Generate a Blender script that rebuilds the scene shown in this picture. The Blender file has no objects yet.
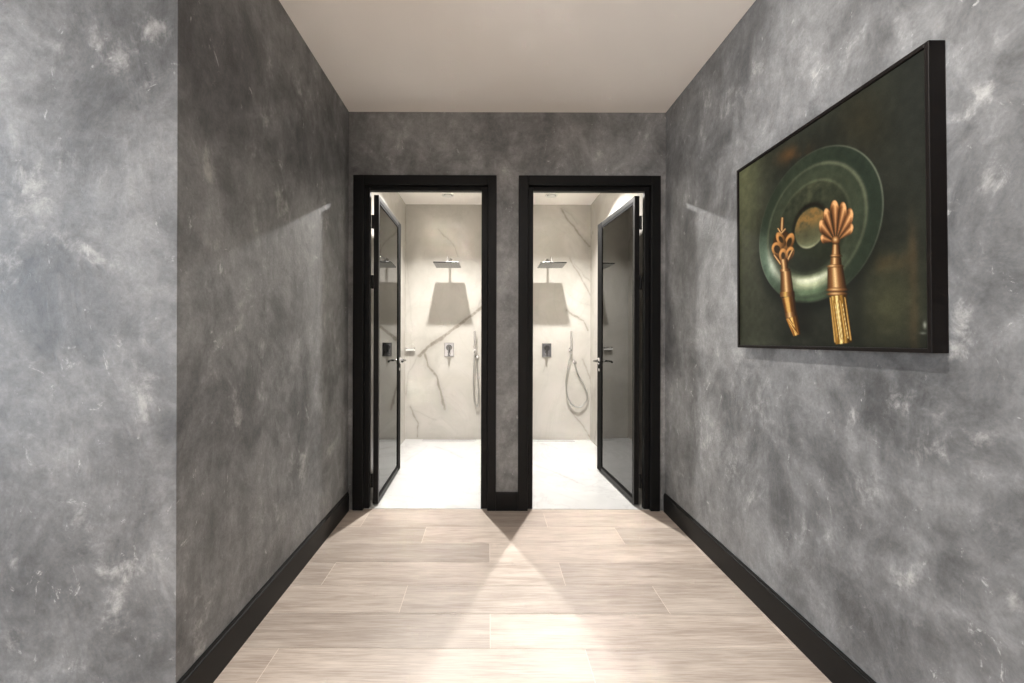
import bpy, bmesh, math, random
import numpy as np
from mathutils import Vector, Matrix, noise as mnoise

C = bpy.context.scene
COL = C.collection
PI = math.pi
random.seed(7)

# ---------------------------------------------------------------- camera
F = 424.0                       # focal length in pixels of a 1024 x 683 frame
VX, VY = 488.5, 334.0           # vanishing point of the corridor in the frame
CH = 1.1625                     # eye height
cam_d = bpy.data.cameras.new('camera')
cam = bpy.data.objects.new('camera', cam_d)
COL.objects.link(cam)
cam_d.sensor_width = 36.0
cam_d.lens = F / 1024 * 36.0
cam_d.shift_x = (512 - VX) / 1024
cam_d.shift_y = (VY - 341.5) / 1024
cam_d.clip_start = 0.02
cam.matrix_world = Matrix.Translation((0, 0, CH)) @ Matrix.Rotation(PI/2, 4, 'X') @ Matrix.Rotation(math.radians(0.17), 4, 'Z')
C.camera = cam

# ---------------------------------------------------------------- exposure, world, lights
C.view_settings.view_transform = 'Standard'
C.view_settings.look = 'None'
C.view_settings.gamma = 1.0
C.view_settings.use_curve_mapping = False
C.view_settings.exposure = 0.05
C.cycles.sample_clamp_indirect = 0.0
C.cycles.blur_glossy = 0.0       # keep the light the chrome shower heads throw up the wall sharp

w = bpy.data.worlds.new('daylight')
C.world = w
w.use_nodes = True
w.node_tree.nodes['Background'].inputs[0].default_value = (0.62, 0.78, 1.0, 1)
w.node_tree.nodes['Background'].inputs[1].default_value = 1.0

def lamp(name, loc, energy, color, size, rot=(0, 0, 0), size_y=None, shape='DISK', spread=PI):
    d = bpy.data.lights.new(name, 'AREA')
    d.energy = energy; d.color = color; d.shape = shape; d.size = size
    if size_y: d.size_y = size_y
    d.spread = spread
    o = bpy.data.objects.new(name, d); COL.objects.link(o)
    o.location = loc; o.rotation_euler = rot
    return o

WARM = (1.0, 0.955, 0.905)
SHW = (1.0, 0.972, 0.935)
for x in (-0.426, 0.65):                                    # the downlight of each shower room
    lamp('shower_downlight_lamp', (x, 3.775, 2.570), 60, SHW, 0.055, (math.radians(-6), 0, 0), spread=math.radians(130))   # tilted towards the doorway
for x, y, e, s, t in ((-0.10, 1.05, 19, 150, 32), (-0.25, -1.15, 80, 105, 0), (-1.9, -1.7, 84, 105, 0)):   # hall lamp by the painting; two unseen lamps behind the camera added for bounce
    lamp('hall_and_bounce_lamp', (x, y, 2.61), e, WARM, 0.06, (0, math.radians(-t), 0), spread=math.radians(s))     # the first is turned to the painting
lamp('window_daylight', (-3.86, -0.5, 1.45), 115, (0.76, 0.88, 1.0), 2.0, (0, -PI/2, 0), 2.4, 'RECTANGLE')

# ---------------------------------------------------------------- sizes
XL, XR = -0.926, 1.166          # corridor walls
YC = 1.26                       # where the left wall turns away
YB, YS, YE = 2.80, 2.88, 4.67   # door wall: hall face, shower face; far shower wall
ZC, ZS = 2.627, 2.588            # ceilings
SHL = (-0.914, 0.07)            # left shower room, x range
SHR = (0.17, 1.122)             # right shower room

# ---------------------------------------------------------------- node helpers
def mat(name):
    m = bpy.data.materials.new(name); m.use_nodes = True
    nt = m.node_tree
    return m, nt, nt.nodes['Principled BSDF']

def N(nt, t, **kw):
    n = nt.nodes.new(t)
    for k, v in kw.items():
        if k in n.inputs: n.inputs[k].default_value = v
        else: setattr(n, k, v)
    return n

def L(nt, a, b): nt.links.new(a, b)

def math_n(nt, op, a, b=None, clamp=False):
    n = nt.nodes.new('ShaderNodeMath'); n.operation = op; n.use_clamp = clamp
    for i, v in enumerate((a, b)):
        if v is None: continue
        if isinstance(v, (int, float)): n.inputs[i].default_value = v
        else: L(nt, v, n.inputs[i])
    return n.outputs[0]

def ramp(nt, src, a, b, lo=0.0, hi=1.0):
    n = nt.nodes.new('ShaderNodeMapRange'); n.interpolation_type = 'SMOOTHSTEP'
    n.inputs['From Min'].default_value = a; n.inputs['From Max'].default_value = b
    n.inputs['To Min'].default_value = lo; n.inputs['To Max'].default_value = hi
    L(nt, src, n.inputs['Value'])
    return n.outputs['Result']

def mapped(nt, scale=(1, 1, 1), rot=(0, 0, 0), loc=(0, 0, 0)):
    tc = nt.nodes.new('ShaderNodeTexCoord'); mp = nt.nodes.new('ShaderNodeMapping')
    mp.inputs['Scale'].default_value = scale; mp.inputs['Rotation'].default_value = rot
    mp.inputs['Location'].default_value = loc
    L(nt, tc.outputs['Object'], mp.inputs['Vector'])
    return mp.outputs['Vector']

def noise(nt, vec, scale, detail=6, rough=0.6, dist=0.0):
    n = N(nt, 'ShaderNodeTexNoise'); n.inputs['Scale'].default_value = scale
    n.inputs['Detail'].default_value = detail; n.inputs['Roughness'].default_value = rough
    n.inputs['Distortion'].default_value = dist
    L(nt, vec, n.inputs['Vector'])
    return n.outputs['Fac']

def mix(nt, fac, a, b, blend='MIX'):
    n = nt.nodes.new('ShaderNodeMix'); n.data_type = 'RGBA'; n.blend_type = blend
    for sock, v in ((n.inputs[0], fac), (n.inputs[6], a), (n.inputs[7], b)):
        if isinstance(v, (int, float)): sock.default_value = v
        elif isinstance(v, tuple): sock.default_value = v if len(v) == 4 else v + (1,)
        else: L(nt, v, sock)
    return n.outputs[2]

def simple(name, color, rough=0.5, metal=0.0, spec=0.5, vary=0.05, scale=40.0):
    """plain finish with a faint uneven tone"""
    m, nt, p = mat(name)
    v = noise(nt, mapped(nt), scale, 3, 0.6)
    c2 = tuple(max(0, c * (1 - vary * 2)) for c in color); c3 = tuple(c * (1 + vary * 2) for c in color)
    L(nt, mix(nt, v, c2, c3), p.inputs['Base Color'])
    p.inputs['Roughness'].default_value = rough; p.inputs['Metallic'].default_value = metal
    p.inputs['Specular IOR Level'].default_value = spec
    return m

# ---------------------------------------------------------------- materials
def microcement(name):
    m, nt, p = mat(name)
    at = N(nt, 'ShaderNodeAttribute', attribute_name='patch')
    patch = at.outputs['Fac']
    v = mapped(nt)
    diag = mapped(nt, (1, 1, 0.62), (0.5, 0.35, 0.4))
    big = noise(nt, v, 1.5, 6, 0.62, 0.6)
    mid = noise(nt, diag, 5.0, 10, 0.70, 0.55)
    fine = noise(nt, v, 17, 10, 0.72, 0.4)
    grain = noise(nt, v, 110, 4, 0.7)
    tone = math_n(nt, 'MULTIPLY', ramp(nt, big, 0.33, 0.67), 0.52)
    tone = math_n(nt, 'ADD', tone, math_n(nt, 'MULTIPLY', ramp(nt, mid, 0.33, 0.69), 0.44))
    base = mix(nt, tone, (0.074, 0.075, 0.077), (0.338, 0.340, 0.342))
    # worn, paler trowel patches: where the marked zones meet the broken texture
    zone = math_n(nt, 'ADD', patch, math_n(nt, 'MULTIPLY', ramp(nt, mid, 0.47, 0.75), 0.42))
    edge = math_n(nt, 'ADD', zone, math_n(nt, 'MULTIPLY', math_n(nt, 'SUBTRACT', fine, 0.5), 1.7))
    edge = math_n(nt, 'ADD', edge, math_n(nt, 'MULTIPLY', math_n(nt, 'SUBTRACT', mid, 0.5), 1.1))
    pm = ramp(nt, edge, 0.30, 0.95, 0.0, 0.62)
    base = mix(nt, pm, base, (0.46, 0.455, 0.44))
    # small white scuffs
    sc = noise(nt, diag, 9.0, 10, 0.75, 2.2)
    sm = math_n(nt, 'MULTIPLY', ramp(nt, sc, 0.605, 0.66), ramp(nt, fine, 0.46, 0.56))
    base = mix(nt, math_n(nt, 'MULTIPLY', sm, 0.62), base, (0.55, 0.55, 0.54))
    g = math_n(nt, 'MULTIPLY', ramp(nt, grain, 0.25, 0.75, 0.90, 1.10), ramp(nt, fine, 0.30, 0.70, 0.82, 1.18))
    gm = nt.nodes.new('ShaderNodeVectorMath'); gm.operation = 'SCALE'
    L(nt, base, gm.inputs[0]); L(nt, g, gm.inputs['Scale'])
    L(nt, gm.outputs[0], p.inputs['Base Color'])
    L(nt, ramp(nt, mid, 0.3, 0.7, 0.48, 0.62), p.inputs['Roughness'])
    p.inputs['Specular IOR Level'].default_value = 0.45
    h = math_n(nt, 'ADD', math_n(nt, 'MULTIPLY', fine, 0.6), math_n(nt, 'MULTIPLY', mid, 1.0))
    b = N(nt, 'ShaderNodeBump', Strength=0.35, Distance=0.014)
    L(nt, h, b.inputs['Height']); L(nt, b.outputs[0], p.inputs['Normal'])
    return m

def marble(name, base, cloud, rough, attr=True, vscale=1.0, vein_amt=0.25):
    m, nt, p = mat(name)
    v = mapped(nt)
    cl = noise(nt, v, 2.2 * vscale, 8, 0.62, 0.8)
    c = mix(nt, ramp(nt, cl, 0.32, 0.7), base, cloud)
    # faint all-over veining
    vn = noise(nt, mapped(nt, (1, 1, 0.7), (0.3, 0.6, 0.5)), 1.1 * vscale, 10, 0.62, 1.4)
    d = math_n(nt, 'ABSOLUTE', math_n(nt, 'SUBTRACT', vn, 0.5))
    vm = ramp(nt, d, 0.0, 0.022, vein_amt, 0.0)
    c = mix(nt, vm, c, tuple(x * 0.62 for x in base))
    if attr:
        at = N(nt, 'ShaderNodeAttribute', attribute_name='vein')
        k = math_n(nt, 'MULTIPLY', at.outputs['Fac'], ramp(nt, noise(nt, v, 26, 6, 0.7), 0.25, 0.6, 0.45, 1.0))
        c = mix(nt, k, c, (0.185, 0.162, 0.130))
    L(nt, c, p.inputs['Base Color'])
    p.inputs['Roughness'].default_value = rough
    p.inputs['Specular IOR Level'].default_value = 0.5
    return m

def wood_tile(name):
    m, nt, p = mat(name)
    at = N(nt, 'ShaderNodeAttribute', attribute_name='plank')       # r: tone, g/b: where the grain is cut from
    sx = N(nt, 'ShaderNodeSeparateColor'); L(nt, at.outputs['Color'], sx.inputs[0])
    tc = nt.nodes.new('ShaderNodeTexCoord')
    off = N(nt, 'ShaderNodeCombineXYZ')
    L(nt, math_n(nt, 'MULTIPLY', sx.outputs[1], 40), off.inputs[0]); L(nt, math_n(nt, 'MULTIPLY', sx.outputs[2], 40), off.inputs[1])
    va = nt.nodes.new('ShaderNodeVectorMath'); va.operation = 'ADD'
    L(nt, tc.outputs['Object'], va.inputs[0]); L(nt, off.outputs[0], va.inputs[1])
    def st(s):
        q = nt.nodes.new('ShaderNodeMapping'); q.inputs['Scale'].default_value = s
        L(nt, va.outputs[0], q.inputs['Vector']); return q.outputs[0]
    g1 = noise(nt, st((0.8, 9, 1)), 3.0, 9, 0.66, 0.35)
    g2 = noise(nt, st((3, 75, 1)), 2.5, 6, 0.65, 0.2)
    g3 = noise(nt, st((1, 2.2, 1)), 2.0, 3, 0.5)
    t = math_n(nt, 'ADD', math_n(nt, 'MULTIPLY', ramp(nt, g1, 0.3, 0.7), 0.38), math_n(nt, 'MULTIPLY', ramp(nt, g2, 0.32, 0.68), 0.38))
    t = math_n(nt, 'ADD', t, math_n(nt, 'MULTIPLY', ramp(nt, g3, 0.3, 0.7), 0.24))
    c = mix(nt, t, (0.235, 0.182, 0.146), (0.57, 0.492, 0.424))
    gm = nt.nodes.new('ShaderNodeVectorMath'); gm.operation = 'SCALE'
    L(nt, c, gm.inputs[0]); L(nt, math_n(nt, 'ADD', math_n(nt, 'MULTIPLY', sx.outputs[0], 0.34), 0.81), gm.inputs['Scale'])
    L(nt, gm.outputs[0], p.inputs['Base Color'])
    L(nt, ramp(nt, g1, 0.3, 0.7, 0.36, 0.5), p.inputs['Roughness'])
    b = N(nt, 'ShaderNodeBump', Strength=0.12, Distance=0.004)
    L(nt, g2, b.inputs['Height']); L(nt, b.outputs[0], p.inputs['Normal'])
    return m

def dotted(name):
    """grey face with rows of small dark nozzles"""
    m, nt, p = mat(name)
    tc = nt.nodes.new('ShaderNodeTexCoord'); sp = N(nt, 'ShaderNodeSeparateXYZ'); L(nt, tc.outputs['Object'], sp.inputs[0])
    d = None
    for k in (0, 1):
        f = math_n(nt, 'SUBTRACT', math_n(nt, 'FRACT', math_n(nt, 'DIVIDE', sp.outputs[k], 0.027)), 0.5)
        f = math_n(nt, 'MULTIPLY', f, f); d = f if d is None else math_n(nt, 'ADD', d, f)
    L(nt, mix(nt, ramp(nt, d, 0.015, 0.03), (0.07, 0.07, 0.07), (0.27, 0.275, 0.27)), p.inputs['Base Color'])
    p.inputs['Roughness'].default_value = 0.4; p.inputs['Metallic'].default_value = 0.3
    return m

def tinted_glass(name):
    m, nt, p = mat(name)
    nt.nodes.remove(p)
    out = nt.nodes['Material Output']
    tr = N(nt, 'ShaderNodeBsdfTransparent'); tr.inputs[0].default_value = (0.17, 0.172, 0.172, 1)
    gl = N(nt, 'ShaderNodeBsdfGlossy'); gl.inputs['Roughness'].default_value = 0.0
    gl.inputs['Color'].default_value = (0.95, 0.96, 0.96, 1)
    fr = N(nt, 'ShaderNodeFresnel'); fr.inputs['IOR'].default_value = 1.9
    mx = N(nt, 'ShaderNodeMixShader')
    L(nt, fr.outputs[0], mx.inputs[0]); L(nt, tr.outputs[0], mx.inputs[1]); L(nt, gl.outputs[0], mx.inputs[2])
    L(nt, mx.outputs[0], out.inputs['Surface'])
    return m

def attr_paint(name, rough=0.65):
    m, nt, p = mat(name)
    at = N(nt, 'ShaderNodeAttribute', attribute_name='paint')
    gr = noise(nt, mapped(nt), 260, 4, 0.6)
    gm = nt.nodes.new('ShaderNodeVectorMath'); gm.operation = 'SCALE'
    L(nt, at.outputs['Color'], gm.inputs[0]); L(nt, ramp(nt, gr, 0.2, 0.8, 0.85, 1.15), gm.inputs['Scale'])
    L(nt, gm.outputs[0], p.inputs['Base Color'])
    p.inputs['Roughness'].default_value = rough
    p.inputs['Specular IOR Level'].default_value = 0.08
    return m

def emitter(name, color, strength):
    m, nt, p = mat(name)
    p.inputs['Emission Color'].default_value = color + (1,)
    p.inputs['Emission Strength'].default_value = strength
    return m

M = dict(
    cement=microcement('microcement'),
    ceiling=simple('ceiling_paint', (0.90, 0.865, 0.82), 0.75, vary=0.008, scale=6),
    black=simple('black_satin', (0.0045, 0.0045, 0.0046), 0.45, spec=0.20, vary=0.12),
    metalblack=simple('black_anodised', (0.008, 0.0078, 0.0076), 0.42, spec=0.25, vary=0.1),
    matt=simple('matt_black', (0.006, 0.006, 0.006), 0.6, spec=0.04, vary=0.1),
    brownblack=simple('dark_wenge', (0.006, 0.0042, 0.0036), 0.5, spec=0.18, vary=0.15),
    floor=wood_tile('wood_tile'),
    grout=simple('pale_grout', (0.66, 0.58, 0.50), 0.7),
    wallmarble=marble('beige_marble', (0.45, 0.428, 0.388), (0.52, 0.498, 0.458), 0.035, vein_amt=0.10),
    floormarble=marble('white_marble', (0.47, 0.467, 0.46), (0.53, 0.527, 0.52), 0.16, True, 1.0, 0.22),
    chrome=simple('chrome', (0.78, 0.78, 0.79), 0.05, 1.0, vary=0.01),
    mirror=simple('polished_chrome', (0.93, 0.93, 0.93), 0.025, 1.0, vary=0.0),
    satin=simple('brushed_steel', (0.50, 0.50, 0.49), 0.34, 1.0, vary=0.04),
    darkgap=simple('dark_slot', (0.03, 0.03, 0.03), 0.6),
    nozzle=dotted('shower_face'),
    plate=simple('chrome_dark_reflection', (0.42, 0.42, 0.43), 0.06, 1.0, vary=0.01),  # mixer plate chrome, the hall's dark reflection put into its colour
    edge=simple('dark_chrome', (0.16, 0.16, 0.16), 0.12, 1.0, vary=0.02),
    white=simple('white_plastic', (0.74, 0.73, 0.70), 0.4, vary=0.01),
    grey=simple('grey_grille', (0.20, 0.195, 0.185), 0.5),
    glass=tinted_glass('grey_tinted_glass'),
    paint=attr_paint('canvas_print'),
    lens=emitter('lamp_lens', SHW, 12.0),
)

# ---------------------------------------------------------------- mesh helpers
def obj(name, bm, m, parent=None, smooth=False, bevel=0.0, seg=2):
    me = bpy.data.meshes.new(name)
    bmesh.ops.recalc_face_normals(bm, faces=bm.faces[:])
    bm.to_mesh(me); bm.free()
    me.materials.append(M[m] if isinstance(m, str) else m)
    if smooth:
        for p in me.polygons: p.use_smooth = True
    o = bpy.data.objects.new(name, me); COL.objects.link(o)
    if parent is not None: o.parent = parent
    if bevel:
        b = o.modifiers.new('bevel', 'BEVEL'); b.width = bevel; b.segments = seg
        b.limit_method = 'ANGLE'; b.angle_limit = math.radians(40); b.harden_normals = False
    return o

def smooth_by_angle(o, deg=35):
    me = o.data
    for p in me.polygons: p.use_smooth = True
    bm = bmesh.new(); bm.from_mesh(me)
    for e in bm.edges:
        if len(e.link_faces) == 2 and e.calc_face_angle(0) > math.radians(deg): e.smooth = False
    bm.to_mesh(me); bm.free()
    return o

def tag(o, label, cat, kind=None, group=None):
    o['label'] = label; o['category'] = cat
    if kind: o['kind'] = kind
    if group: o['group'] = group
    return o

def thing(name, loc, label, cat, kind=None, rz=0, group=None):
    o = bpy.data.objects.new(name, None); COL.objects.link(o)
    o.location = loc; o.rotation_euler = (0, 0, rz); o.empty_display_size = 0.1
    return tag(o, label, cat, kind, group)

def bx(bm, x0, x1, y0, y1, z0, z1):
    vs = [bm.verts.new((x, y, z)) for z in (z0, z1) for y in (y0, y1) for x in (x0, x1)]
    for f in ((0, 1, 3, 2), (4, 6, 7, 5), (0, 4, 5, 1), (2, 3, 7, 6), (0, 2, 6, 4), (1, 5, 7, 3)):
        bm.faces.new([vs[i] for i in f])

def box(*a):
    bm = bmesh.new(); bx(bm, *a); return bm

def lathe(prof, seg=40, axis='Z', loc=(0, 0, 0), bm=None):
    """prof: (r, h) pairs; closed on the axis where r = 0"""
    bm = bm or bmesh.new()
    rings = []
    for r, h in prof:
        if r < 1e-6: pts = [(0, 0, h)]
        else: pts = [(r * math.cos(2 * PI * i / seg), r * math.sin(2 * PI * i / seg), h) for i in range(seg)]
        ring = []
        for x, y, z in pts:
            if axis == 'Y': x, y, z = x, z, y
            elif axis == 'X': x, y, z = z, x, y
            ring.append(bm.verts.new((x + loc[0], y + loc[1], z + loc[2])))
        rings.append(ring)
    for a, b in zip(rings, rings[1:]):
        if len(a) == 1 and len(b) == 1: continue
        if len(a) == 1:
            for i in range(seg): bm.faces.new((a[0], b[i], b[(i + 1) % seg]))
        elif len(b) == 1:
            for i in range(seg): bm.faces.new((a[i], a[(i + 1) % seg], b[0]))
        else:
            for i in range(seg): bm.faces.new((a[i], a[(i + 1) % seg], b[(i + 1) % seg], b[i]))
    return bm

def catmull(pts, n=8):
    P = [Vector(p) for p in pts]; P = [P[0]] + P + [P[-1]]
    out = []
    for i in range(1, len(P) - 2):
        for k in range(n):
            t = k / n
            a, b, c, d = P[i - 1], P[i], P[i + 1], P[i + 2]
            out.append(0.5 * ((2 * b) + (c - a) * t + (2 * a - 5 * b + 4 * c - d) * t * t + (3 * b - a - 3 * c + d) * t ** 3))
    out.append(P[-2])
    return out

def tube(pts, r, seg=12, bm=None):
    """round bar along pts; r a number or one radius per point"""
    bm = bm or bmesh.new()
    P = [Vector(p) for p in pts]
    R = r if isinstance(r, (list, tuple)) else [r] * len(P)
    up = None; rings = []
    for i, p in enumerate(P):
        t = (P[min(i + 1, len(P) - 1)] - P[max(i - 1, 0)]).normalized()
        if up is None: up = t.orthogonal().normalized()
        up = (up - t * up.dot(t)).normalized(); s = t.cross(up)
        rings.append([bm.verts.new(p + (up * math.cos(2 * PI * k / seg) + s * math.sin(2 * PI * k / seg)) * R[i]) for k in range(seg)])
    for a, b in zip(rings, rings[1:]):
        for k in range(seg): bm.faces.new((a[k], a[(k + 1) % seg], b[(k + 1) % seg], b[k]))
    bm.faces.new(rings[0]); bm.faces.new(rings[-1])
    return bm

def grid_mesh(name, origin, du, dv, nu, nv, attr, vals, m, thick, parent=None):
    """a slab whose front face is a fine grid carrying a colour attribute; thick is a vector to its back"""
    o0, du, dv, th = Vector(origin), Vector(du), Vector(dv), Vector(thick)
    me = bpy.data.meshes.new(name)
    U, V = np.meshgrid(np.linspace(0, 1, nu), np.linspace(0, 1, nv))
    co = np.array(o0)[None] + U.reshape(-1, 1) * np.array(du)[None] + V.reshape(-1, 1) * np.array(dv)[None]
    n = nu * nv
    corners = [0, nu - 1, n - 1, n - nu]
    back = [tuple(Vector(co[c]) + th) for c in corners]
    verts = [tuple(c) for c in co] + back
    idx = np.arange(n).reshape(nv, nu)
    faces = np.stack([idx[:-1, :-1], idx[:-1, 1:], idx[1:, 1:], idx[1:, :-1]], -1).reshape(-1, 4).tolist()
    faces.append([n + 3, n + 2, n + 1, n])
    faces.append(list(idx[0, ::-1]) + [n, n + 1]); faces.append(list(idx[::-1, -1]) + [n + 1, n + 2])
    faces.append(list(idx[-1, :]) + [n + 2, n + 3]); faces.append(list(idx[:, 0]) + [n + 3, n])
    me.from_pydata(verts, [], faces)
    bm = bmesh.new(); bm.from_mesh(me); bmesh.ops.recalc_face_normals(bm, faces=bm.faces[:]); bm.to_mesh(me); bm.free()
    v = np.asarray(vals, float)
    if v.ndim == 2: v = np.stack([v, v, v], -1)
    v = v.reshape(-1, 3)
    ca = me.color_attributes.new(attr, 'FLOAT_COLOR', 'POINT')
    full = np.ones((n + 4, 4), np.float32); full[:n, :3] = v; full[n:, :3] = v[corners]
    ca.data.foreach_set('color', full.ravel())
    me.materials.append(M[m])
    o = bpy.data.objects.new(name, me); COL.objects.link(o)
    if parent is not None: o.parent = parent
    return o

def blob_field(A, B, blobs):
    """soft worn zones on a wall: (a, b, ra, rb, tilt, strength)"""
    f = np.zeros_like(A)
    for a, b, ra, rb, t, s in blobs:
        da, db = A - a, B - b
        c, q = math.cos(t), math.sin(t)
        u, v = (da * c + db * q) / ra, (-da * q + db * c) / rb
        f = np.maximum(f, s * np.exp(-(u * u + v * v)))
    return f

# ================================================================ THE SETTING
# floor of the hall: wood-look planks laid across the corridor, three-step bond
def hall_floor():
    me_v, me_f, cols, mi = [], [], [], []
    PW, PL, G = 0.197, 1.13, 0.0011
    y_ref = 1.763
    rng = random.Random(3)
    def add(x0, x1, y0, y1, z, col, m):
        b = len(me_v)
        me_v.extend([(x0, y0, z), (x1, y0, z), (x1, y1, z), (x0, y1, z)]); me_f.append((b, b + 1, b + 2, b + 3))
        cols.extend([col] * 4); mi.append(m)
    X0, X1, Y0, Y1 = -3.9, 1.30, -3.3, 2.815
    k = int(math.floor((Y0 - y_ref) / PW))
    while y_ref + k * PW < Y1:
        y0, y1 = max(Y0, y_ref + k * PW), min(Y1, y_ref + (k + 1) * PW)
        off = {0: -0.37, 1: 0.36, 2: 0.01}[k % 3]
        j = math.floor((X0 - off) / PL)
        while off + j * PL < X1:
            x0, x1 = max(X0, off + j * PL), min(X1, off + (j + 1) * PL)
            if x1 - x0 > 0.004 and y1 - y0 > 0.004:
                add(x0 + G, x1 - G, y0 + G, y1 - G, 0.0, (rng.random(), rng.random(), rng.random(), 1), 0)
            j += 1
        k += 1
    b = len(me_v)                                      # the grout bed and the slab below it
    for z in (-0.0008, -0.12):
        me_v.extend([(X0, Y0, z), (X1, Y0, z), (X1, Y1, z), (X0, Y1, z)])
    cols.extend([(0.5, 0.5, 0.5, 1)] * 8)
    for f in ((0, 1, 2, 3), (7, 6, 5, 4), (0, 4, 5, 1), (1, 5, 6, 2), (2, 6, 7, 3), (3, 7, 4, 0)):
        me_f.append(tuple(b + i for i in f)); mi.append(1)
    me = bpy.data.meshes.new('floor'); me.from_pydata(me_v, [], me_f)
    ca = me.color_attributes.new('plank', 'FLOAT_COLOR', 'POINT')
    ca.data.foreach_set('color', np.array(cols, np.float32).ravel())
    me.materials.append(M['floor']); me.materials.append(M['grout'])
    me.polygons.foreach_set('material_index', mi)
    o = bpy.data.objects.new('floor', me); COL.objects.link(o)
    return tag(o, 'pale wood look plank floor of the hall running across the corridor', 'floor', 'structure')
hall_floor()

tag(obj('ceiling', box(-3.9, 1.30, -3.3, YB + 0.04, ZC, ZC + 0.12), 'ceiling'), 'plain off white ceiling of the hall', 'ceiling', 'structure')

# px on a wall -> metres
def on_left(x, y):  Y = XL * F / (x - VX); return Y, CH + (VY - y) * Y / F
def on_right(x, y): Y = XR * F / (x - VX); return Y, CH + (VY - y) * Y / F
def on_stub(x, y):  return (x - VX) * YC / F, CH + (VY - y) * YC / F

def blobs_from(fn, lst, k):
    out = []
    for x, y, rx, ry, t, s in lst:
        a, b = fn(x, y); a2, _ = fn(x + rx, y); _, b2 = fn(x, y + ry)
        out.append((a, b, max(abs(a2 - a), 0.01), max(abs(b2 - b), 0.01), t * k, s))
    return out

LEFT_MARKS = [(210, 165, 9, 22, 0.35, 0.75), (195, 140, 6, 15, 0.3, 0.45), (283, 208, 7, 19, 0.3, 0.8), (266, 112, 6, 14, 0.2, 0.45), (262, 350, 5, 22, 0, 0.55),
              (238, 410, 5, 30, 0, 0.6), (208, 285, 5, 22, 0, 0.45), (190, 215, 5, 12, 0, 0.4), (250, 258, 7, 10, 0, 0.4), (300, 470, 14, 24, 0, 0.5),
              (325, 225, 5, 20, 0, 0.5), (280, 520, 14, 22, 0, 0.35), (215, 525, 6, 12, 0, 0.45), (240, 60, 10, 24, 0, 0.25), (200, 640, 14, 26, 0, 0.3), (255, 155, 6, 12, 0.4, 0.4)]
RIGHT_MARKS = [(700, 95, 10, 26, 0, 0.3), (730, 100, 16, 18, 0, 0.4), (755, 70, 12, 10, 0, 0.35), (985, 90, 14, 10, 0, 0.5), (965, 110, 10, 16, 0, 0.45), (965, 320, 12, 20, 0, 0.6), (955, 350, 8, 14, 0, 0.5),
               (900, 400, 30, 14, 0.2, 0.55), (920, 450, 34, 18, 0.2, 0.55), (860, 420, 22, 20, 0, 0.4), (980, 440, 24, 14, 0, 0.5), (1000, 530, 18, 16, 0, 0.45), (1015, 600, 12, 12, 0, 0.7), (900, 580, 26, 14, 0.2, 0.35),
               (930, 630, 26, 12, 0.3, 0.5), (700, 430, 14, 40, 0, 0.35), (760, 400, 20, 24, 0, 0.3), (740, 480, 18, 18, 0, 0.35), (790, 520, 20, 18, 0, 0.35), (1000, 250, 16, 30, 0, 0.35), (990, 180, 20, 10, 0, 0.4), (705, 380, 12, 20, 0, 0.3), (860, 480, 20, 18, 0, 0.4), (1010, 380, 14, 14, 0, 0.4)]
STUB_MARKS = [(20, 185, 36, 30, 0, 0.5), (75, 160, 30, 24, 0, 0.5), (95, 175, 22, 14, 0.2, 0.45), (150, 30, 34, 22, 0, 0.55), (120, 60, 24, 26, 0, 0.5), (150, 80, 20, 20, 0, 0.4), (10, 270, 24, 26, 0, 0.55), (60, 245, 30, 16, 0, 0.3),
              (150, 380, 14, 40, 0, 0.5), (165, 330, 14, 24, 0, 0.35), (110, 410, 8, 24, 0, 0.4), (30, 430, 20, 14, 0, 0.45), (80, 520, 8, 8, 0, 0.65), (82, 556, 6, 10, 0, 0.6), (118, 570, 24, 14, 0, 0.55), (40, 470, 12, 10, 0, 0.4),
              (120, 620, 22, 26, -0.4, 0.45), (15, 565, 10, 8, 0, 0.6), (15, 640, 12, 22, 0, 0.6), (80, 665, 10, 8, 0, 0.5), (115, 440, 5, 8, 0, 0.6), (10, 510, 8, 20, 0, 0.45), (100, 265, 22, 14, 0, 0.3), (60, 50, 30, 20, 0, 0.3)]

def cement_slab(name, plane, a0, a1, b0, b1, marks, thick, label):
    nu = max(8, int(abs(a1 - a0) * 48)); nv = max(8, int((b1 - b0) * 48))
    A, B = np.meshgrid(np.linspace(a0, a1, nu), np.linspace(b0, b1, nv))
    vals = blob_field(A, B, marks) if marks else np.zeros_like(A)
    if plane[0] == 'X':
        o = grid_mesh(name, (plane[1], a0, b0), (0, a1 - a0, 0), (0, 0, b1 - b0), nu, nv, 'patch', vals, 'cement', (thick, 0, 0))
    else:
        o = grid_mesh(name, (a0, plane[1], b0), (a1 - a0, 0, 0), (0, 0, b1 - b0), nu, nv, 'patch', vals, 'cement', (0, thick, 0))
    return tag(o, label, 'wall', 'structure')

cement_slab('wall_left', ('X', XL), YC + 0.001, YB + 0.03, 0, ZC, blobs_from(on_left, LEFT_MARKS, 1), -0.12, 'dark grey microcement wall along the left of the corridor')
cement_slab('wall_right', ('X', XR), -3.2, YB + 0.03, 0, ZC, blobs_from(on_right, RIGHT_MARKS, -1), 0.12, 'grey microcement wall on the right where the painting hangs')
cement_slab('wall_left_front', ('Y', YC), -3.8, XL - 0.0004, 0, ZC, blobs_from(on_stub, STUB_MARKS, 1), 0.12, 'pale grey microcement wall turning away at the left edge')

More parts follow.
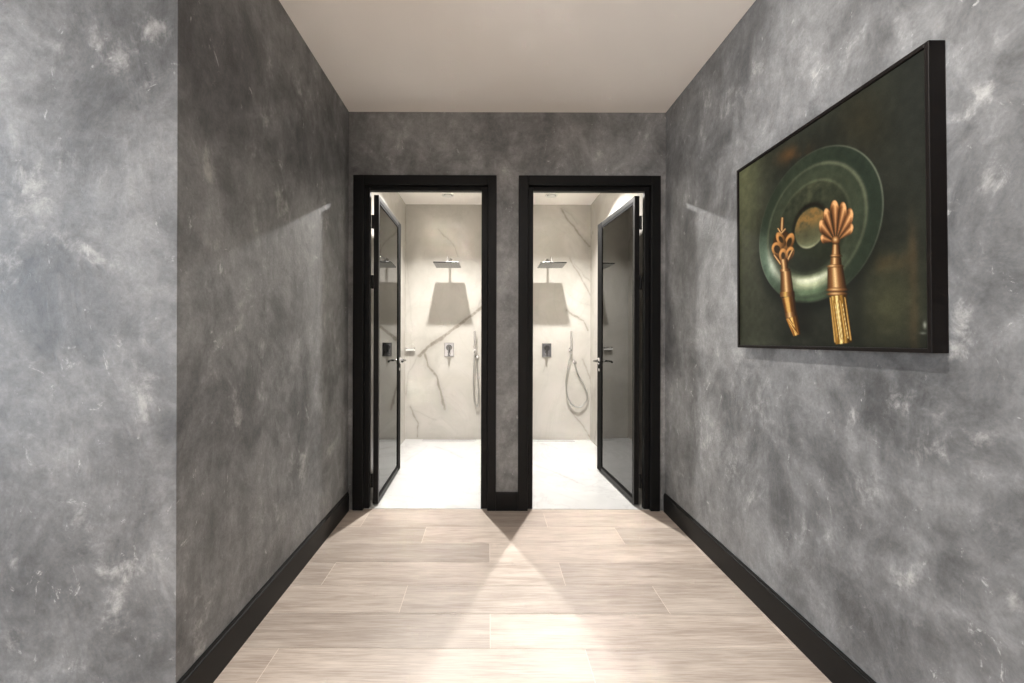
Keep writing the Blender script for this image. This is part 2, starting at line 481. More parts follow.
# the end wall of the hall on the left, open where the window is
def window_wall():
    bm = bmesh.new()
    x0, x1 = -3.92, -3.8
    bx(bm, x0, x1, -3.2, -1.7, 0, ZC); bx(bm, x0, x1, 0.7, YC, 0, ZC)
    bx(bm, x0, x1, -1.7, 0.7, 0, 0.45); bx(bm, x0, x1, -1.7, 0.7, 2.45, ZC)
    tag(obj('wall_far_left', bm, 'ceiling'), 'end wall of the hall with the window', 'wall', 'structure')
    t = thing('window_1', (-3.86, -0.5, 0.45), 'black framed window in the end wall of the hall', 'window', 'structure')
    f = bmesh.new()
    for y in (-1.2, -0.425, 0.35 + 0.0, 1.15): bx(f, -0.03, 0.03, y, y + 0.05, 0, 2.0)
    bx(f, -0.03, 0.03, -1.2, 1.2, 0, 0.05); bx(f, -0.03, 0.03, -1.2, 1.2, 1.95, 2.0)
    obj('window_frame', f, 'metalblack', t)
window_wall()

tag(obj('wall_rear', box(-3.8, XR, -3.32, -3.2, 0, ZC), 'ceiling'), 'plain unseen wall behind the camera, made white to bounce light', 'wall', 'structure')  # unseen wall, its white chosen to bounce daylight into the corridor

# door wall: hall side in microcement, pierced by the two doorways
DOORS = dict(left=dict(co=(-0.892, 0.0506), ci=(-0.824, -0.006), st=(-0.791, -0.0485)),
             right=dict(co=(0.1964, 1.130), ci=(0.2608, 1.070), st=(0.296, 1.0355)))
HO, HI, HS = 2.206, 2.143, 2.114
def door_wall():
    bm = bmesh.new()
    xs = [XL, -0.86, 0.022, 0.228, 1.10, XR]
    bx(bm, xs[0], xs[1], YB, YS - 0.012, 0, 2.175)
    bx(bm, xs[2], xs[3], YB, YS - 0.012, 0, 2.175)
    bx(bm, xs[4], xs[5], YB, YS - 0.012, 0, 2.175)
    bx(bm, XL, XR, YB, YS - 0.012, 2.175, ZC)
    bmesh.ops.remove_doubles(bm, verts=bm.verts[:], dist=1e-5)
    tag(obj('wall_back', bm, 'cement'), 'grey microcement wall at the end of the corridor holding both doorways', 'wall', 'structure')
door_wall()

def door_frame(d, n, label):
    t = thing('trim_%d' % n, ((d['co'][0] + d['co'][1]) / 2, YB, 0), label, 'door frame', 'structure')
    ox = t.location.x
    c = bmesh.new()
    co, ci, st = [(a - ox, b - ox) for a, b in (d['co'], d['ci'], d['st'])]
    y0, y1 = -0.016, 0.0
    bx(c, co[0], ci[0], y0, y1, 0, HO); bx(c, ci[1], co[1], y0, y1, 0, HO); bx(c, ci[0], ci[1], y0, y1, HI, HO)
    obj('casing', c, 'black', t, bevel=0.0025)
    j = bmesh.new()
    ro = (co[0] + 0.033, co[1] - 0.030)
    bx(j, ro[0], ci[0], 0.0005, 0.078, 0, HO - 0.033); bx(j, ci[1], ro[1], 0.0005, 0.078, 0, HO - 0.033)
    bx(j, ci[0], ci[1], 0.0005, 0.078, HI, HO - 0.033)
    obj('jamb', j, 'black', t)
    s = bmesh.new()
    bx(s, ci[0], st[0], 0.018, 0.058, 0, HI); bx(s, st[1], ci[1], 0.018, 0.058, 0, HI)
    bx(s, st[0], st[1], 0.018, 0.058, HS, HI)
    obj('door_stop', s, 'black', t, bevel=0.003)
door_frame(DOORS['left'], 1, 'black door frame around the left doorway')
door_frame(DOORS['right'], 2, 'black door frame around the right doorway')

# baseboards
def baseboard(name, pts, nrm, label, drop=0.0):
    """runs between two floor points, 12 cm tall, eased top"""
    (xa, ya), (xb, yb) = pts
    bm = bmesh.new()
    prof = [(0, 0), (0.014, 0), (0.014, 0.110), (0.0125, 0.1125), (0.0095, 0.1135), (0.0090, 0.119), (0.007, 0.121), (0, 0.121)]
    prof = [(d, max(0.0, z - drop)) for d, z in prof]
    A = [bm.verts.new((xa + nrm[0] * d, ya + nrm[1] * d, z)) for d, z in prof]
    B = [bm.verts.new((xb + nrm[0] * d, yb + nrm[1] * d, z)) for d, z in prof]
    for i in range(len(prof)):
        j = (i + 1) % len(prof)
        bm.faces.new((A[i], A[j], B[j], B[i]))
    bm.faces.new(A); bm.faces.new(B)
    return tag(obj(name, bm, 'black'), label, 'baseboard', 'structure')
baseboard('baseboard_left', ((XL, YC - 0.014), (XL, YB - 0.017)), (1, 0), 'black baseboard along the left corridor wall')
baseboard('baseboard_right', ((XR, -3.2), (XR, YB - 0.017)), (-1, 0), 'black baseboard along the right corridor wall')
baseboard('baseboard_back', ((0.051, YB), (0.196, YB)), (0, -1), 'short black baseboard between the two doorways')
baseboard('baseboard_front', ((-3.8, YC), (XL, YC)), (0, -1), 'black baseboard under the pale wall at the left edge', 0.02)

# ---------------------------------------------------------------- shower rooms
def far(x, y): return (x - VX) * YE / F, CH + (VY - y) * YE / F
def onfloor(x, y): Y = CH * F / (y - VY); return (x - VX) * Y / F, Y

def vein_field(A, B, veins, seed=0):
    """veins: list of (points, width, strength); crooked edges from noise"""
    f = np.zeros_like(A)
    n1 = np.zeros_like(A); n2 = np.zeros_like(A)
    for i in range(A.shape[0]):
        for j in range(A.shape[1]):
            p = Vector((A[i, j] * 9 + seed, B[i, j] * 9, 3.1))
            n1[i, j] = mnoise.noise(p) + 0.5 * mnoise.noise(p * 2.3)
            n2[i, j] = mnoise.noise(p + Vector((31, 7, 0))) + 0.5 * mnoise.noise(p * 2.3 + Vector((5, 17, 0)))
    Aw, Bw = A + n1 * 0.012, B + n2 * 0.012
    for pts, wd, s in veins:
        best = np.full_like(A, 9.0)
        for (a0, b0), (a1, b1) in zip(pts, pts[1:]):
            da, db = a1 - a0, b1 - b0
            t = np.clip(((Aw - a0) * da + (Bw - b0) * db) / max(da * da + db * db, 1e-9), 0, 1)
            best = np.minimum(best, np.hypot(Aw - a0 - t * da, Bw - b0 - t * db))
        ww = wd * (1 + 0.55 * n2)
        core = np.clip(1 - best / np.maximum(ww, 1e-4), 0, 1)
        halo = 0.30 * np.exp(-(best / (wd * 2.6)) ** 2)
        f = np.maximum(f, s * np.maximum(np.minimum(core * 1.8, 1), halo))
    return f

LV = [([(482, 307), (467, 319), (445.6, 335), (432, 344), (419, 356)], 0.022, 0.85),
      ([(424, 352), (428.5, 366.6), (437, 377), (440, 390), (444.7, 409)], 0.016, 0.72),
      ([(410, 407), (418, 422.7), (418, 437)], 0.010, 0.6),
      ([(438, 229.6), (446, 237), (453, 245), (458, 256)], 0.006, 0.5),
      ([(436, 420), (426, 416), (411.4, 409)], 0.007, 0.25),
      ([(481, 300), (478, 308)], 0.016, 0.35), ([(405, 240), (412, 330), (409, 380)], 0.006, 0.16), ([(419, 356), (409, 372), (406, 395)], 0.009, 0.3)]
RV = [([(560.7, 208.5), (567, 219), (574, 227), (582, 238), (589.3, 246)], 0.011, 0.7),
      ([(561, 208), (570, 214), (577, 224)], 0.007, 0.3),
      ([(569.5, 258), (580.5, 276.6), (590.4, 295)], 0.008, 0.62), ([(574, 262), (583, 274), (591.5, 282)], 0.006, 0.4),
      ([(567, 309.6), (572, 314.5), (577, 316), (582.7, 321), (588, 330)], 0.012, 0.72),
      ([(582.4, 359), (587, 369.5), (590, 378)], 0.011, 0.55), ([(571, 410.5), (579.5, 421), (590, 437)], 0.009, 0.6),
      ([(565, 290), (575, 300), (590, 305)], 0.008, 0.2), ([(546, 360), (543, 372)], 0.008, 0.28)]
LFV = [([(436, 447), (449, 451), (456, 455), (462, 458)], 0.014, 0.34), ([(405, 462), (420, 452), (428, 446)], 0.01, 0.18), ([(478, 472), (466, 480), (460, 500)], 0.012, 0.12)]
RFV = [([(536, 465), (555, 472), (578, 482)], 0.016, 0.26), ([(540, 443), (552, 446), (558, 449)], 0.010, 0.3), ([(560, 455), (578, 458), (590, 470)], 0.01, 0.22), ([(548, 490), (580, 500)], 0.012, 0.12)]

def shower_room(side, xr, wall_veins, floor_veins, seed):
    x0, x1 = xr
    def slab(name, origin, du, dv, nu, nv, vals, m, th, label, cat):
        tag(grid_mesh(name, origin, du, dv, nu, nv, 'vein', vals, m, th), label, cat, 'structure')
    nu, nv = 150, 300
    A, B = np.meshgrid(np.linspace(x0, x1, nu), np.linspace(0, ZS, nv))
    slab('wall_far_' + side, (x0, YE, 0), (x1 - x0, 0, 0), (0, 0, ZS), nu, nv,
         vein_field(A, B, [([far(*p) for p in pts], wd, s) for pts, wd, s in wall_veins], seed), 'wallmarble', (0, 0.08, 0),
         'beige veined marble far wall of the %s shower room' % side, 'wall')
    ymin = YB + 0.018
    nu, nv = 110, 210
    A, B = np.meshgrid(np.linspace(x0, x1, nu), np.linspace(ymin, YE, nv))
    slab('floor_' + side, (x0, ymin, 0.001), (x1 - x0, 0, 0), (0, YE - ymin, 0), nu, nv,
         vein_field(A, B, [([onfloor(*p) for p in pts], wd, s) for pts, wd, s in floor_veins], seed), 'floormarble', (0, 0, -0.12),
         'white marble floor of the %s shower room' % side, 'floor')
    rng = random.Random(seed)
    for nm, xp, th in (('outer', x0 if side == 'left' else x1, -0.10 if side == 'left' else 0.10), ('inner', x1 if side == 'left' else x0, 0.048 if side == 'left' else -0.048)):
        nu, nv = 60, 80
        A, B = np.meshgrid(np.linspace(YS, YE, nu), np.linspace(0, ZS, nv))
        vs = []
        for _ in range(4):
            y, z = rng.uniform(YS, YE), rng.uniform(0.2, 2.4); pts = [(y, z)]
            for k in range(4): y += rng.uniform(0.08, 0.22); z -= rng.uniform(0.1, 0.35); pts.append((y, z))
            vs.append((pts, rng.uniform(0.008, 0.016), rng.uniform(0.3, 0.6)))
        slab('wall_%s_%s' % (nm, side), (xp, YS, 0), (0, YE - YS, 0), (0, 0, ZS), nu, nv, vein_field(A, B, vs, seed + 5), 'wallmarble', (th, 0, 0),
             'beige marble %s side wall of the %s shower room' % (nm, side), 'wall')
    d = DOORS[side]
    bm = bmesh.new()                                   # marble lining of the door wall, seen from inside
    a, b = d['co'][0] + 0.033, d['co'][1] - 0.030
    bx(bm, x0, a, YS - 0.012, YS, 0, ZS); bx(bm, b, x1, YS - 0.012, YS, 0, ZS); bx(bm, a, b, YS - 0.012, YS, 2.173, ZS)
    tag(obj('wall_near_' + side, bm, 'wallmarble'), 'marble lined door wall inside the %s shower room' % side, 'wall', 'structure')
    tag(obj('ceiling_' + side, box(x0, x1, YS - 0.012, YE, ZS, ZS + 0.08), 'ceiling'), 'white ceiling of the %s shower room' % side, 'ceiling', 'structure')
shower_room('left', SHL, LV, LFV, 11)
shower_room('right', SHR, RV, RFV, 23)

# ---------------------------------------------------------------- glazed doors, both standing open into the showers
def glazed_door(n, hinge, end, sgn, label, side):
    """hinge, end: inner face of the leaf at the hinge and at the lock edge; sgn: which way the leaf's back lies"""
    dx, dy = end[0] - hinge[0], end[1] - hinge[1]
    ln = math.hypot(dx, dy)
    t = thing('door_%d' % n, (hinge[0], hinge[1], 0.012), label, 'door', 'structure', math.atan2(-dx, dy))
    T, H = 0.034, 2.088
    def sx(a, b): return (min(sgn * a, sgn * b), max(sgn * a, sgn * b))
    f = bmesh.new()
    a, b = sx(0, T)
    hs, ls, rl = 0.026, 0.105, 0.034
    bx(f, a, b, 0, hs, 0, H); bx(f, a, b, hs, ln - ls, 0, rl); bx(f, a, b, hs, ln - ls, H - rl, H)
    obj('leaf_frame', f, 'metalblack', t, bevel=0.002)
    obj('lock_stile', box(a, b, ln - ls + 0.0005, ln, 0, H), 'matt', t, bevel=0.002)
    g = sx(0.006, 0.014)
    p = obj('glass_pane', box(g[0], g[1], hs + 0.0005, ln - ls - 0.0005, rl + 0.0005, H - rl - 0.0005), 'glass', t)
    p['label'] = 'grey tinted glass pane'
    bead = bmesh.new()
    q = sx(0.0018, 0.0056)
    for y0, y1, z0, z1 in ((hs, hs + 0.008, rl, H - rl), (ln - ls - 0.008, ln - ls, rl, H - rl), (hs, ln - ls, rl, rl + 0.018), (hs, ln - ls, H - rl - 0.018, H - rl)):
        bx(bead, q[0], q[1], y0, y1, z0, z1)
    obj('glazing_bead', bead, 'matt', t)
    for z in (1.905, 1.50, 0.16):
        hb = lathe([(0, -0.046), (0.0075, -0.046), (0.0085, -0.043), (0.0085, 0.043), (0.0075, 0.046), (0, 0.046)], 16, 'Z', (sgn * (T + 0.006), -0.004, z))
        l = sx(T - 0.002, T + 0.004); bx(hb, l[0], l[1], -0.002, 0.024, z - 0.044, z + 0.044)
        obj('hinge', hb, 'metalblack', t)
    zh, yh = 0.926, ln - 0.060
    for face, s in ((0.0, -sgn), (sgn * T, sgn)):       # a lever on each face
        lathe_p = [(0, 0), (0.028, 0), (0.028, 0.009), (0.0255, 0.012), (0.0135, 0.0125), (0.0125, 0.030), (0, 0.030)]
        rose = bmesh.new()
        lathe([(r, s * h) for r, h in lathe_p], 28, 'X', (face, yh, zh), rose)
        hnd = smooth_by_angle(obj('door_handle', rose, 'chrome', t)); hnd['label'] = 'chrome lever handle'
        lv = tube(catmull([(face + s * 0.006, yh, zh), (face + s * 0.036, yh, zh), (face + s * 0.052, yh - 0.012, zh), (face + s * 0.054, yh - 0.05, zh + 0.001), (face + s * 0.052, yh - 0.10, zh + 0.001), (face + s * 0.049, yh - 0.128, zh - 0.003)], 6),
                  [0.0095] * 12 + [0.0085] * 19, 14)
        obj('lever', lv, 'edge', hnd, smooth=True)
        cy = lathe([(0, 0), (0.014, 0), (0.014, s * 0.005), (0, s * 0.005)], 20, 'X', (face, yh, zh - 0.075))
        obj('lock_cylinder', cy, 'chrome', t)
glazed_door(1, (-0.743, 2.864), (-0.7536, 3.640), -1, 'black framed grey glass door standing open in the left doorway', 'left')
glazed_door(2, (0.985, 2.864), (0.934, 3.638), 1, 'black framed grey glass door standing open in the right doorway', 'right')

# ================================================================ THINGS IN THE SHOWERS
def rain_shower(cx, side):
    zp, y0, y1, w2 = 1.872, 4.245, 4.515, 0.133
    cy = (y0 + y1) / 2
    t = thing('rain_shower', (cx, YE, zp), 'square chrome overhead rain shower on the far wall of the %s shower room' % side, 'shower head', group=None)
    def P(x, y, z): return (x, y - YE, z - zp)
    pl = bmesh.new()
    bx(pl, -w2, w2, y0 - YE, y1 - YE, 0, 0.009)
    plate = obj('head_plate', pl, 'edge', t, bevel=0.002)
    face = bmesh.new()
    bx(face, -w2 + 0.006, w2 - 0.006, y0 - YE + 0.006, y1 - YE - 0.006, -0.003, -0.0005)
    fp = obj('nozzle_plate', face, 'nozzle', plate); fp['label'] = 'grey spray face with nozzles'
    disc = lathe([(0.130, 0.0092), (0.130, 0.0112), (0.128, 0.0116), (0.08, 0.0121), (0.03, 0.0124), (0, 0.0124)], 64, 'Z', (0, cy - YE, 0))  # added mirror disc, shaped to throw a round patch of light
    dc = obj('patch_reflector', disc, 'mirror', plate, smooth=True); dc['label'] = 'mirror disc added to throw a round light patch up the wall'
    c = Matrix.Translation((0, cy - YE, 0.01))                # the head leans a little on its ball joint
    plate.matrix_local = c @ Matrix.Rotation(math.radians(-2.6), 4, 'X') @ c.inverted()
    arm = tube(catmull([P(0, YE - 0.004, 1.965), P(0, YE - 0.10, 1.965), P(0, cy + 0.05, 1.965), P(0, cy + 0.012, 1.959), P(0, cy, 1.938), P(0, cy, 1.918)], 6), 0.0095, 16)
    obj('shower_arm', arm, 'chrome', t, smooth=True)
    fl = lathe([(0, 0), (0.030, 0), (0.030, -0.006), (0.027, -0.009), (0, -0.009)], 32, 'Y', P(0, YE, 1.965))
    smooth_by_angle(obj('wall_flange', fl, 'chrome', t))
    jt = lathe([(0, 0.0145), (0.020, 0.0145), (0.021, 0.020), (0.017, 0.026), (0.013, 0.030), (0.0155, 0.036), (0.0155, 0.042), (0.012, 0.046), (0, 0.046)], 28, 'Z', (0, cy - YE, 0))
    smooth_by_angle(obj('ball_joint', jt, 'chrome', t))
rain_shower(-0.426, 'left'); rain_shower(0.65, 'right')

def mixer(cx, cz, side):
    t = thing('shower_mixer', (cx, YE, cz), 'chrome shower mixer plate with lever below the rain head in the %s shower room' % side, 'shower tap')
    obj('wall_plate', box(-0.052, 0.052, -0.010, 0, -0.075, 0.075), 'plate', t, bevel=0.004)
    smooth_by_angle(obj('body', lathe([(0, -0.010), (0.031, -0.010), (0.031, -0.038), (0.028, -0.044), (0, -0.044)], 32, 'Y', (0, 0, 0.022)), 'edge', t))  # body and lever coloured dark for the hall reflected in the chrome
    lv = bmesh.new(); bx(lv, -0.009, 0.009, -0.060, -0.046, -0.070, 0.034)
    obj('lever', lv, 'edge', t, bevel=0.003)
    smooth_by_angle(obj('diverter_knob', lathe([(0, -0.010), (0.017, -0.010), (0.017, -0.034), (0.015, -0.037), (0, -0.037)], 28, 'Y', (0.0, 0, -0.046)), 'chrome', t))
mixer(-0.433, 0.99, 'left'); mixer(0.640, 0.988, 'right')

def hand_shower(px_x, hose_px, side):
    X, _ = far(px_x, 340)
    Zt, Zb = far(0, 331)[1], far(0, 353)[1]
    t = thing('hand_shower', (X, YE, Zb), 'slim chrome hand shower with hanging hose in the %s shower room' % side, 'hand shower')
    H = Zt - Zb
    st = lathe([(0, 0), (0.007, 0), (0.0105, 0.012), (0.0115, 0.05), (0.0125, H - 0.03), (0.0125, H - 0.006), (0.010, H), (0, H)], 24, 'Z', (0, -0.046, 0))
    smooth_by_angle(obj('wand', st, 'chrome', t))
    br = bmesh.new()
    bx(br, -0.018, 0.018, -0.008, 0, 0.012, 0.062)
    bx(br, -0.010, 0.010, -0.060, -0.008, 0.026, 0.046)
    obj('wall_bracket', br, 'chrome', t, bevel=0.003)
    pts = []
    for i, (x, y) in enumerate(hose_px):
        a, b = far(x, y)
        k = i / (len(hose_px) - 1)
        pts.append((a - X, -0.046 + 0.030 * k, b - Zb))
    pts[0] = (0, -0.046, 0.002); pts[-1] = (pts[-1][0], -0.012, pts[-1][2])
    hs = obj('hose', tube(catmull(pts, 8), 0.0062, 10), 'satin', t, smooth=True); hs['label'] = 'flexible metal hose'
    smooth_by_angle(obj('wall_outlet', lathe([(0, 0), (0.022, 0), (0.022, -0.006), (0.011, -0.009), (0.011, -0.022), (0, -0.022)], 24, 'Y', (pts[-1][0], 0, pts[-1][2] + 0.004)), 'chrome', t))
hand_shower(475.0, [(475, 353), (474.0, 370), (473.8, 388), (475.3, 401), (477.4, 406.5), (478.8, 400), (478.2, 382), (477.2, 366), (477.4, 357)], 'left')
hand_shower(570.4, [(570.4, 353), (567.5, 366), (565.6, 382), (567.0, 395), (571.5, 403.5), (579, 406.5), (585.5, 401), (587, 393), (583, 383), (577.5, 373), (574.6, 362)], 'right')

def linear_drain(cx, side):
    t = thing('linear_drain', (cx, 4.625, 0.001), 'slim steel channel drain along the far wall of the %s shower floor' % side, 'drain')
    ch = bmesh.new(); bx(ch, -0.29, 0.29, -0.030, 0.034, 0.0, 0.0012)
    obj('slot', ch, 'darkgap', t)
    obj('cover', box(-0.289, 0.289, -0.029, 0.014, 0.0013, 0.003), 'floormarble', t)
linear_drain(-0.426, 'left'); linear_drain(0.65, 'right')

def soap_shelf(x0, x1, z, label):
    cx = (x0 + x1) / 2; h = (x1 - x0) / 2
    t = thing('soap_shelf', (cx, YE, z), label, 'shelf')
    obj('tray', box(-h, h, -0.034, -0.004, -0.006, 0.008), 'white', t, bevel=0.0015)
    rl = tube([(-h, -0.004, 0.024), (-h, -0.032, 0.024), (h, -0.032, 0.024), (h, -0.004, 0.024)], 0.004, 10)
    obj('rail', rl, 'chrome', t)
    for s in (-1, 1):
        obj('bracket', box(min(s * h, s * (h - 0.012)), max(s * h, s * (h - 0.012)), -0.012, 0, -0.012, 0.030), 'chrome', t, bevel=0.002)
soap_shelf(-0.906, -0.806, 0.982, 'small white soap shelf with chrome rail in the left corner of the left shower room')
soap_shelf(0.36, 0.46, 0.995, 'small white soap shelf with chrome rail left of the mixer in the right shower room')

def ceiling_vent(cx, side):
    t = thing('ceiling_vent', (cx, 4.345, ZS), 'round white vent in the ceiling above the rain head of the %s shower room' % side, 'vent')
    smooth_by_angle(obj('rim', lathe([(0.064, 0), (0.064, -0.006), (0.060, -0.010), (0.052, -0.010), (0.046, 0.0)], 40), 'white', t))
    smooth_by_angle(obj('disc', lathe([(0, -0.016), (0.036, -0.016), (0.040, -0.012), (0.036, -0.008), (0, -0.008)], 36), 'white', t))
    obj('throat', lathe([(0, -0.001), (0.046, -0.001), (0.046, 0.0)], 36), 'grey', t)
ceiling_vent(-0.42, 'left'); ceiling_vent(0.64, 'right')

def downlight(cx, side):
    t = thing('recessed_downlight', (cx, 3.775, ZS), 'round recessed spotlight in the middle of the %s shower ceiling' % side, 'ceiling light')
    smooth_by_angle(obj('trim_ring', lathe([(0.056, 0), (0.056, -0.004), (0.052, -0.006), (0.042, -0.006), (0.040, 0)], 40), 'white', t))
    obj('lens', lathe([(0, -0.001), (0.040, -0.001), (0.040, 0)], 36), 'lens', t)
downlight(-0.426, 'left'); downlight(0.65, 'right')

# ================================================================ THE PAINTING
def srgb(c):
    c = np.asarray(c, float) / 255.0
    return np.where(c <= 0.04045, c / 12.92, ((c + 0.055) / 1.055) ** 2.4)

def painting():
    XF, XCV = 1.1225, 1.128
    ya, yb, za, zb = 1.078, 1.918, 1.111, 1.912
    cy, cz = (ya + yb) / 2, (za + zb) / 2
    t = thing('painting', (XR, cy, za), 'dark framed still life painting of two golden cutlery handles on a green plate', 'painting')
    t.rotation_euler = (math.radians(-0.8), 0, 0); t.location.y -= 0.0056      # hangs a touch out of level
    fr = bmesh.new(); fw = 0.012
    x0, x1 = XF - XR, -0.0005
    W, H = (yb - ya) / 2, zb - za
    bx(fr, x0, x1, -W, -W + fw, 0, H); bx(fr, x0, x1, W - fw, W, 0, H)
    bx(fr, x0, x1, -W + fw, W - fw, 0, fw); bx(fr, x0, x1, -W + fw, W - fw, H - fw, H)
    obj('picture_frame', fr, 'brownblack', t, bevel=0.0015)
    # the print: colour by place on the canvas, in the picture's own drawing units
    nu, nv = 300, 300
    Y, Z = np.meshgrid(np.linspace(ya + fw, yb - fw, nu), np.linspace(za + fw, zb - fw, nv))
    px = VX + XCV * F / Y; py = VY - (Z - CH) * F / Y
    u = (yb - Y) / (yb - ya); v = (Z - za) / (zb - za)        # u: 0 far edge .. 1 near edge; v: up
    rs = np.random.RandomState(4)
    def fbm(sx, sy, seed):
        r = np.random.RandomState(seed); out = np.zeros_like(u); amp = 1.0
        for o in range(4):
            nx, ny = int(sx * 2 ** o) + 2, int(sy * 2 ** o) + 2
            g = r.rand(ny, nx)
            fx, fy = u * (nx - 1.001), v * (ny - 1.001)
            ix, iy = np.clip(fx.astype(int), 0, nx - 2), np.clip(fy.astype(int), 0, ny - 2)
            tx, ty = fx - ix, fy - iy
            tx, ty = tx * tx * (3 - 2 * tx), ty * ty * (3 - 2 * ty)
            out += amp * ((g[iy, ix] * (1 - tx) + g[iy, ix + 1] * tx) * (1 - ty) + (g[iy + 1, ix] * (1 - tx) + g[iy + 1, ix + 1] * tx) * ty)
            amp *= 0.5
        return out / 1.875
    n1, n2, n3 = fbm(4, 4, 1), fbm(14, 10, 2), fbm(40, 40, 3)
    img = np.zeros(u.shape + (3,))
    def lay(mask, col):
        nonlocal img
        m_ = np.clip(mask, 0, 1)[..., None]
        img = img * (1 - m_) + np.asarray(col, float) * m_
    def g2(x, y, rx, ry): return np.exp(-((px - x) / rx) ** 2 - ((py - y) / ry) ** 2)
    img[:] = (47, 49, 41)
    img *= (0.58 + 0.55 * n1)[..., None]
    lay(0.85 * np.exp(-((px - 742) / 20) ** 2) * np.clip((330 - py) / 150, 0, 1), (106, 108, 78))
    lay(0.4 * np.exp(-((px - 752) / 26) ** 2) * np.clip((py - 240) / 80, 0, 1), (82, 86, 66))
    lay(0.75 * np.exp(-(((px - 795) + (py - 150) * 0.7) / 14) ** 2 - ((py - 152) / 9) ** 2) * np.clip(n2 * 2.6 - 0.7, 0, 1), (96, 66, 38))
    lay(0.55 * g2(862, 120, 22, 34), (50, 46, 32))
    lay(0.8 * np.clip((px - 885) / 30, 0, 1) * np.clip((230 - py) / 110, 0, 1), (36, 38, 34))
    lay(0.7 * g2(888, 305, 30, 40), (72, 72, 50))
    lay(0.55 * g2(890, 262, 18, 10) * np.clip(n2 * 2.4 - 0.5, 0, 1), (104, 84, 52))
    lay(0.6 * np.exp(-((px - 912) / 5) ** 2) * np.clip((py - 190) / 60, 0, 1) * n2, (92, 74, 50))
    img *= (0.86 + 0.28 * n3)[..., None]
    # the plate
    a, b = (1.49 - Y) / 0.279, (Z - CH - 0.376) / 0.264        # a: towards the near side
    r = np.hypot(a, b); th = np.arctan2(b, a)                  # th: -pi/2 at the bottom, pi at the far side
    def ang(t0, wd): return np.exp(-((np.angle(np.exp(1j * (th - t0)))) / wd) ** 2)
    lay(0.75 * np.exp(-((np.hypot(a + 0.02, b + 0.09) - 0.93) / 0.13) ** 2) * np.clip(-b + 0.4, 0, 1), (22, 24, 20))
    disc = np.clip((1 - r) * 60, 0, 1)
    pl = np.zeros_like(img)
    def pmix(mask, col):
        nonlocal pl
        m_ = np.clip(mask, 0, 1)[..., None]; pl = pl * (1 - m_) + np.asarray(col, float) * m_
    pl[:] = (52, 58, 44)
    rim = np.clip((r - 0.80) * 30, 0, 1)
    pmix(rim, (40, 47, 36))
    pmix(rim * 0.85 * ang(-2.75, 0.55), (98, 118, 98))
    pmix(rim * 0.6 * ang(0.4, 0.8), (38, 47, 38))
    pmix(rim * 0.5 * ang(1.9, 0.5), (52, 60, 46))
    ledge = np.exp(-((r - 0.80) / 0.024) ** 2)
    pmix(ledge * (0.22 + 0.38 * ang(0.6, 0.8) + 0.4 * ang(-2.5, 0.8)), (122, 126, 100))
    pmix(0.55 * np.exp(-((r - 0.745) / 0.03) ** 2), (38, 45, 36))
    well = np.clip((0.62 - r) * 18, 0, 1)
    slope = np.clip((0.78 - r) * 30, 0, 1) * (1 - well)
    pmix(slope * 0.6, (56, 62, 47))
    pmix(well, (42, 46, 35))
    pmix(well * 0.65 * ang(1.6, 0.9) * np.clip(n3 * 2 - 0.4, 0, 1), (72, 74, 54))
    pmix(well * 0.8 * ang(-1.6, 0.8) * np.clip((r - 0.28) * 4, 0, 1), (34, 36, 28))
    pmix(0.45 * np.exp(-((r - 0.60) / 0.02) ** 2) * (0.3 + ang(1.2, 0.9)), (96, 100, 76))
    glow = np.clip(1 - np.abs(r - 0.735) / 0.12, 0, 1) ** 0.7 * ang(-1.58, 0.47)
    pmix(1.3 * glow, (190, 198, 160))
    pmix(1.0 * np.exp(-((r - 0.70) / 0.035) ** 2) * ang(-1.55, 0.42), (226, 228, 200))
    pmix(0.75 * np.exp(-((r - 0.86) / 0.06) ** 2) * ang(-1.62, 0.40), (120, 142, 108))
    pmix(0.95 * np.exp(-((r - 0.80) / 0.075) ** 2) * ang(-2.62, 0.30), (202, 212, 190))
    pmix(0.6 * np.exp(-((r - 0.955) / 0.03) ** 2) * ang(-1.7, 0.5), (96, 118, 88))
    boss = np.clip((0.27 - r) * 50, 0, 1)
    pmix(np.exp(-((np.hypot(a + 0.01, b - 0.03) - 0.275) / 0.035) ** 2) * (0.55 + 0.45 * ang(1.8, 1.1)), (24, 22, 16))
    pmix(boss, (78, 76, 54))
    pmix(boss * np.clip((b + 0.05) * 6, 0, 1) * np.clip(n3 * 2.2 - 0.3, 0, 1), (124, 96, 54))
    pmix(boss * 0.8 * np.clip((-b - 0.10) * 8, 0, 1), (104, 108, 82))
    pmix(0.8 * np.exp(-((r - 0.255) / 0.016) ** 2) * ang(-1.7, 0.6), (168, 170, 136))
    pl *= (0.85 + 0.30 * n3)[..., None] * (0.92 + 0.16 * n2)[..., None]
    img = img * (1 - disc[..., None]) + pl * disc[..., None]
    lay(0.55 * np.exp(-((r - 0.992) / 0.009) ** 2) * (0.15 + 0.85 * ang(0.35, 0.9) + 0.7 * ang(-2.9, 0.35)), (146, 152, 130))
    # golden handles
    GD, GM, GL = (44, 28, 15), (128, 86, 50), (242, 202, 142)
    def bar(p0, p1, w0, w1, dark=GD, midc=GM, light=GL, hl=-0.25, streak=0):
        """tapered turned piece between two points, shaded as the picture shows it"""
        (x0_, y0_), (x1_, y1_) = p0, p1
        dx, dy = x1_ - x0_, y1_ - y0_; l2 = dx * dx + dy * dy; l = math.sqrt(l2)
        tt = ((px - x0_) * dx + (py - y0_) * dy) / l2
        s = ((px - x0_) * dy - (py - y0_) * dx) / l
        wd = w0 + (w1 - w0) * np.clip(tt, 0, 1)
        q = s / wd
        m_ = np.clip((1 - np.abs(q)) * wd * 1.3, 0, 1) * np.clip(tt * l * 1.3 + 0.5, 0, 1) * np.clip((1 - tt) * l * 1.3 + 0.5, 0, 1)
